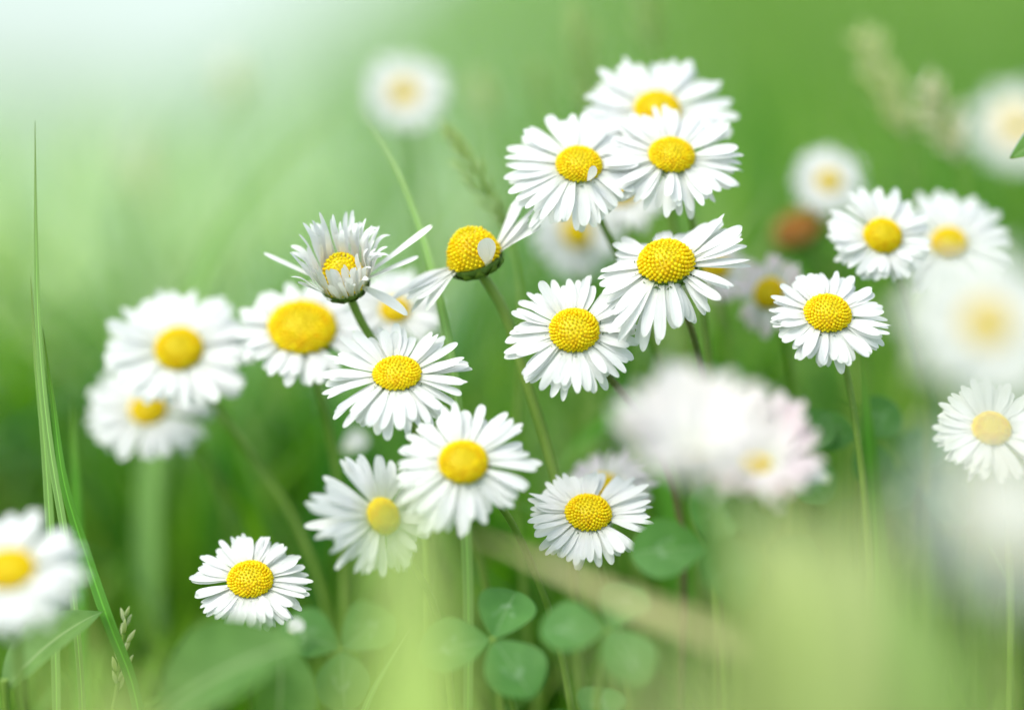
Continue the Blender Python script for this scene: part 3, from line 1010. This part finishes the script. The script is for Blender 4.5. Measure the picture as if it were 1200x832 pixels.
clover(1080, 560, 70, 40, .1, .5, 'blurred clover leaf under the daisy at the right edge', 49, (1085, 800, 5), 80)


def broadleaf(x, y, tx, ty, dd, ddt, wpx, label, seed, face, fold=.35, mat=None):
    """one long leaf from pixel x, y to its tip tx, ty"""
    rg = random.Random(seed)
    a, b = P(x, y, FOCUS + dd * MM), P(tx, ty, FOCUS + ddt * MM)
    ax = (b - a)
    L = ax.length
    ax.normalize()
    nrm = face - ax * face.dot(ax)
    nrm.normalize()
    M = Matrix((ax, nrm.cross(ax), nrm)).transposed().to_4x4()
    M.translation = a
    root = Vector((a.x, a.y + .004, 0))
    r = empty('broad_leaf', root, label, 'leaf')
    me = leaflet_mesh(L, wpx * FOCUS / FPX, rg, fold, .35, mat or M_BROAD, 0, 'long')
    link('leaf_face', me, r, M)
    mb = MB()
    mb.tube(spline([a + ax * L * .04, a.lerp(root, .5) + Vector((.001, 0, 0)), Vector((root.x, root.y, -.004))], 14), [.0008] * 15, 8)
    link('stalk', mb.mesh('stalk', [M_STEM]), r)


broadleaf(0, 800, 118, 706, -14, -4, 78, 'broad green leaf folded upward at the lower left corner', 51, CV(-.5, .5))
broadleaf(175, 830, 352, 742, -46, -52, 120, 'wide blurred leaf under the low left sharp daisy', 52, CV(.2, .7))
broadleaf(325, 880, 332, 735, -30, -26, 80, 'grey-green leaf edge rising beside the wide leaf', 53, CV(.5, .3))


M_SAGE = plain_leaf('sage leaf', (0.27, 0.36, 0.13), (0.36, 0.42, 0.19), 0.3, 0.6, 150, (1.2, 1.2, 0.7), 0.2)
broadleaf(900, 960, 925, 600, -175, -165, 120, 'pale sage leaf very close to the lens at the lower right', 54, CV(.1, .4), .25, M_SAGE)
broadleaf(990, 980, 1010, 580, -195, -180, 100, 'second pale sage leaf close to the lens in front of the lone round daisy', 55, CV(-.2, .4), .25, M_SAGE)


broadleaf(1300, 128, 1181, 181, -14, -10, 60, 'pointed leaf tip entering at the upper right edge', 56, CV(-.1, .5), .3)


def seed_head(x, y, tx, ty, dd, wpx, label, seed, mat, root, n=26, spread=.5):
    """grass flower spike from pixel x, y up to its tip tx, ty"""
    rg = random.Random(seed)
    d = FOCUS + dd * MM
    a, b = P(x, y, d), P(tx, ty, d)
    ax = b - a
    L = ax.length
    ax.normalize()
    rp = P(root[0], root[1], d)
    rp = Vector((rp.x, rp.y, -.003))
    r = empty('grass_seed_head', Vector((rp.x, rp.y, 0)), label, 'grass head', 'grass seed heads')
    mb = MB()
    mb.tube(spline([b, a, a.lerp(rp, .5) + Vector((-.002, 0, .002)), rp], 30), [.00035 + .0003 * i / 30 for i in range(31)], 6)
    link('stalk', mb.mesh('stalk', [M_BLADE_STEM]), r)
    mb = MB()
    V, F = ico()
    W = wpx * d / FPX / 2
    for k in range(n):
        t = k / (n - 1)
        dv = ax.orthogonal().normalized()
        dv.rotate(Matrix.Rotation(k * 2.4 + rg.uniform(-.4, .4), 3, ax))
        env = math.sin(math.pi * (t * .85 + .1)) ** .7
        c = a + ax * L * t + dv * W * env * rg.uniform(.4, .9)
        q = (ax + dv * spread).normalized().to_track_quat('Z', 'Y').to_matrix()
        s = W * rg.uniform(.35, .5)
        o = len(mb.v)
        for v in V:
            tp = 1 - .5 * max(0, v.z)
            mb.v.append(tuple(c + q @ Vector((v.x * s * .45 * tp, v.y * s * .45 * tp, v.z * s * 1.5))))
            mb.uv.append((.5, .5))
        for f in F:
            mb.f.append(tuple(o + i for i in f))
            mb.mi.append(0)
        st = MB()
    link('spikelet_cluster', mb.mesh('spikelet_cluster', [mat]), r)


M_BLADE_STEM = M_STEM
M_SPIKE = plain_leaf('green spikelet', (0.36, 0.52, 0.20), (0.52, 0.64, 0.32), 0.5, 0.6)
M_SPIKE_PALE = plain_leaf('pale spikelet', (0.56, 0.64, 0.40), (0.72, 0.76, 0.55), 0.5, 0.6)
M_SPIKE_WHITE = plain_leaf('whitish spikelet', (0.72, 0.76, 0.66), (0.82, 0.85, 0.78), 0.45, 0.6)
M_SPIKE_GREY = plain_leaf('greyish spikelet', (0.60, 0.62, 0.54), (0.74, 0.74, 0.68), 0.5, 0.6)
seed_head(592, 262, 523, 150, 34, 34, 'pale green grass spike leaning left of the upper daisies', 61, M_SPIKE, (640, 600), 34)
seed_head(690, 130, 674, 8, 86, 40, 'tall blurred grass spike left of the topmost daisy', 62, M_SPIKE, (700, 420), 34)
seed_head(765, 50, 752, -30, 100, 34, 'blurred grass spike at the top edge above the topmost daisy', 63, M_SPIKE, (800, 420), 28)
seed_head(1060, 150, 1010, 36, 90, 46, 'loose blurred grass panicle at the upper right', 64, M_SPIKE_PALE, (1090, 420), 30, 1.0)
seed_head(1120, 175, 1085, 95, 80, 50, 'greyish blurred grass panicle near the top right edge', 65, M_SPIKE_GREY, (1140, 420), 22, 1.1)
seed_head(570, 130, 562, 90, 140, 28, 'small blurred grass head right of the lone far daisy', 66, M_SPIKE_PALE, (580, 420), 16)
seed_head(634, 120, 628, 78, 120, 26, 'small greenish blurred grass head left of the tall spike', 67, M_SPIKE, (640, 420), 16)
seed_head(138, 800, 148, 716, 4, 30, 'pale yellowish seed head by the low left blade', 68, M_SPIKE_PALE, (140, 900), 16)
seed_head(175, 235, 158, 165, 260, 40, 'faint pale grass head in the hazy upper left', 69, M_SPIKE_WHITE, (180, 420), 24)
seed_head(275, 120, 268, 70, 220, 34, 'faint pale grass head high in the upper left haze', 70, M_SPIKE_WHITE, (285, 420), 22)


def fallen_petal(x, y, lpx, wpx, dd, ang, nx, ny, label, seed):
    rg = random.Random(seed)
    d = FOCUS + dd * MM
    nrm = CV(nx, ny)
    ex = (RIGHT * math.cos(R(ang)) + UP * math.sin(R(ang)))
    ex = (ex - nrm * ex.dot(nrm)).normalized()
    M = Matrix((ex, nrm.cross(ex), nrm)).transposed().to_4x4()
    M.translation = P(x, y, d)
    me = petal_mesh(lpx * d / FPX, wpx * d / FPX, 12, -18, rg, 8, .04, M_PETAL, 0, .35)
    tag(link('fallen_petal', me, None, M), label, 'petal')


fallen_petal(972, 562, 50, 32, -30, 160, .1, .5, 'single white petal lying on the dark clover leaf', 81)
fallen_petal(338, 745, 26, 20, 22, 60, 0, .5, 'small white petal caught in grass below the low left daisy', 82)
fallen_petal(402, 528, 34, 26, 48, 40, 0, .4, 'blurred white petal caught in grass under the broad disc daisy', 83)
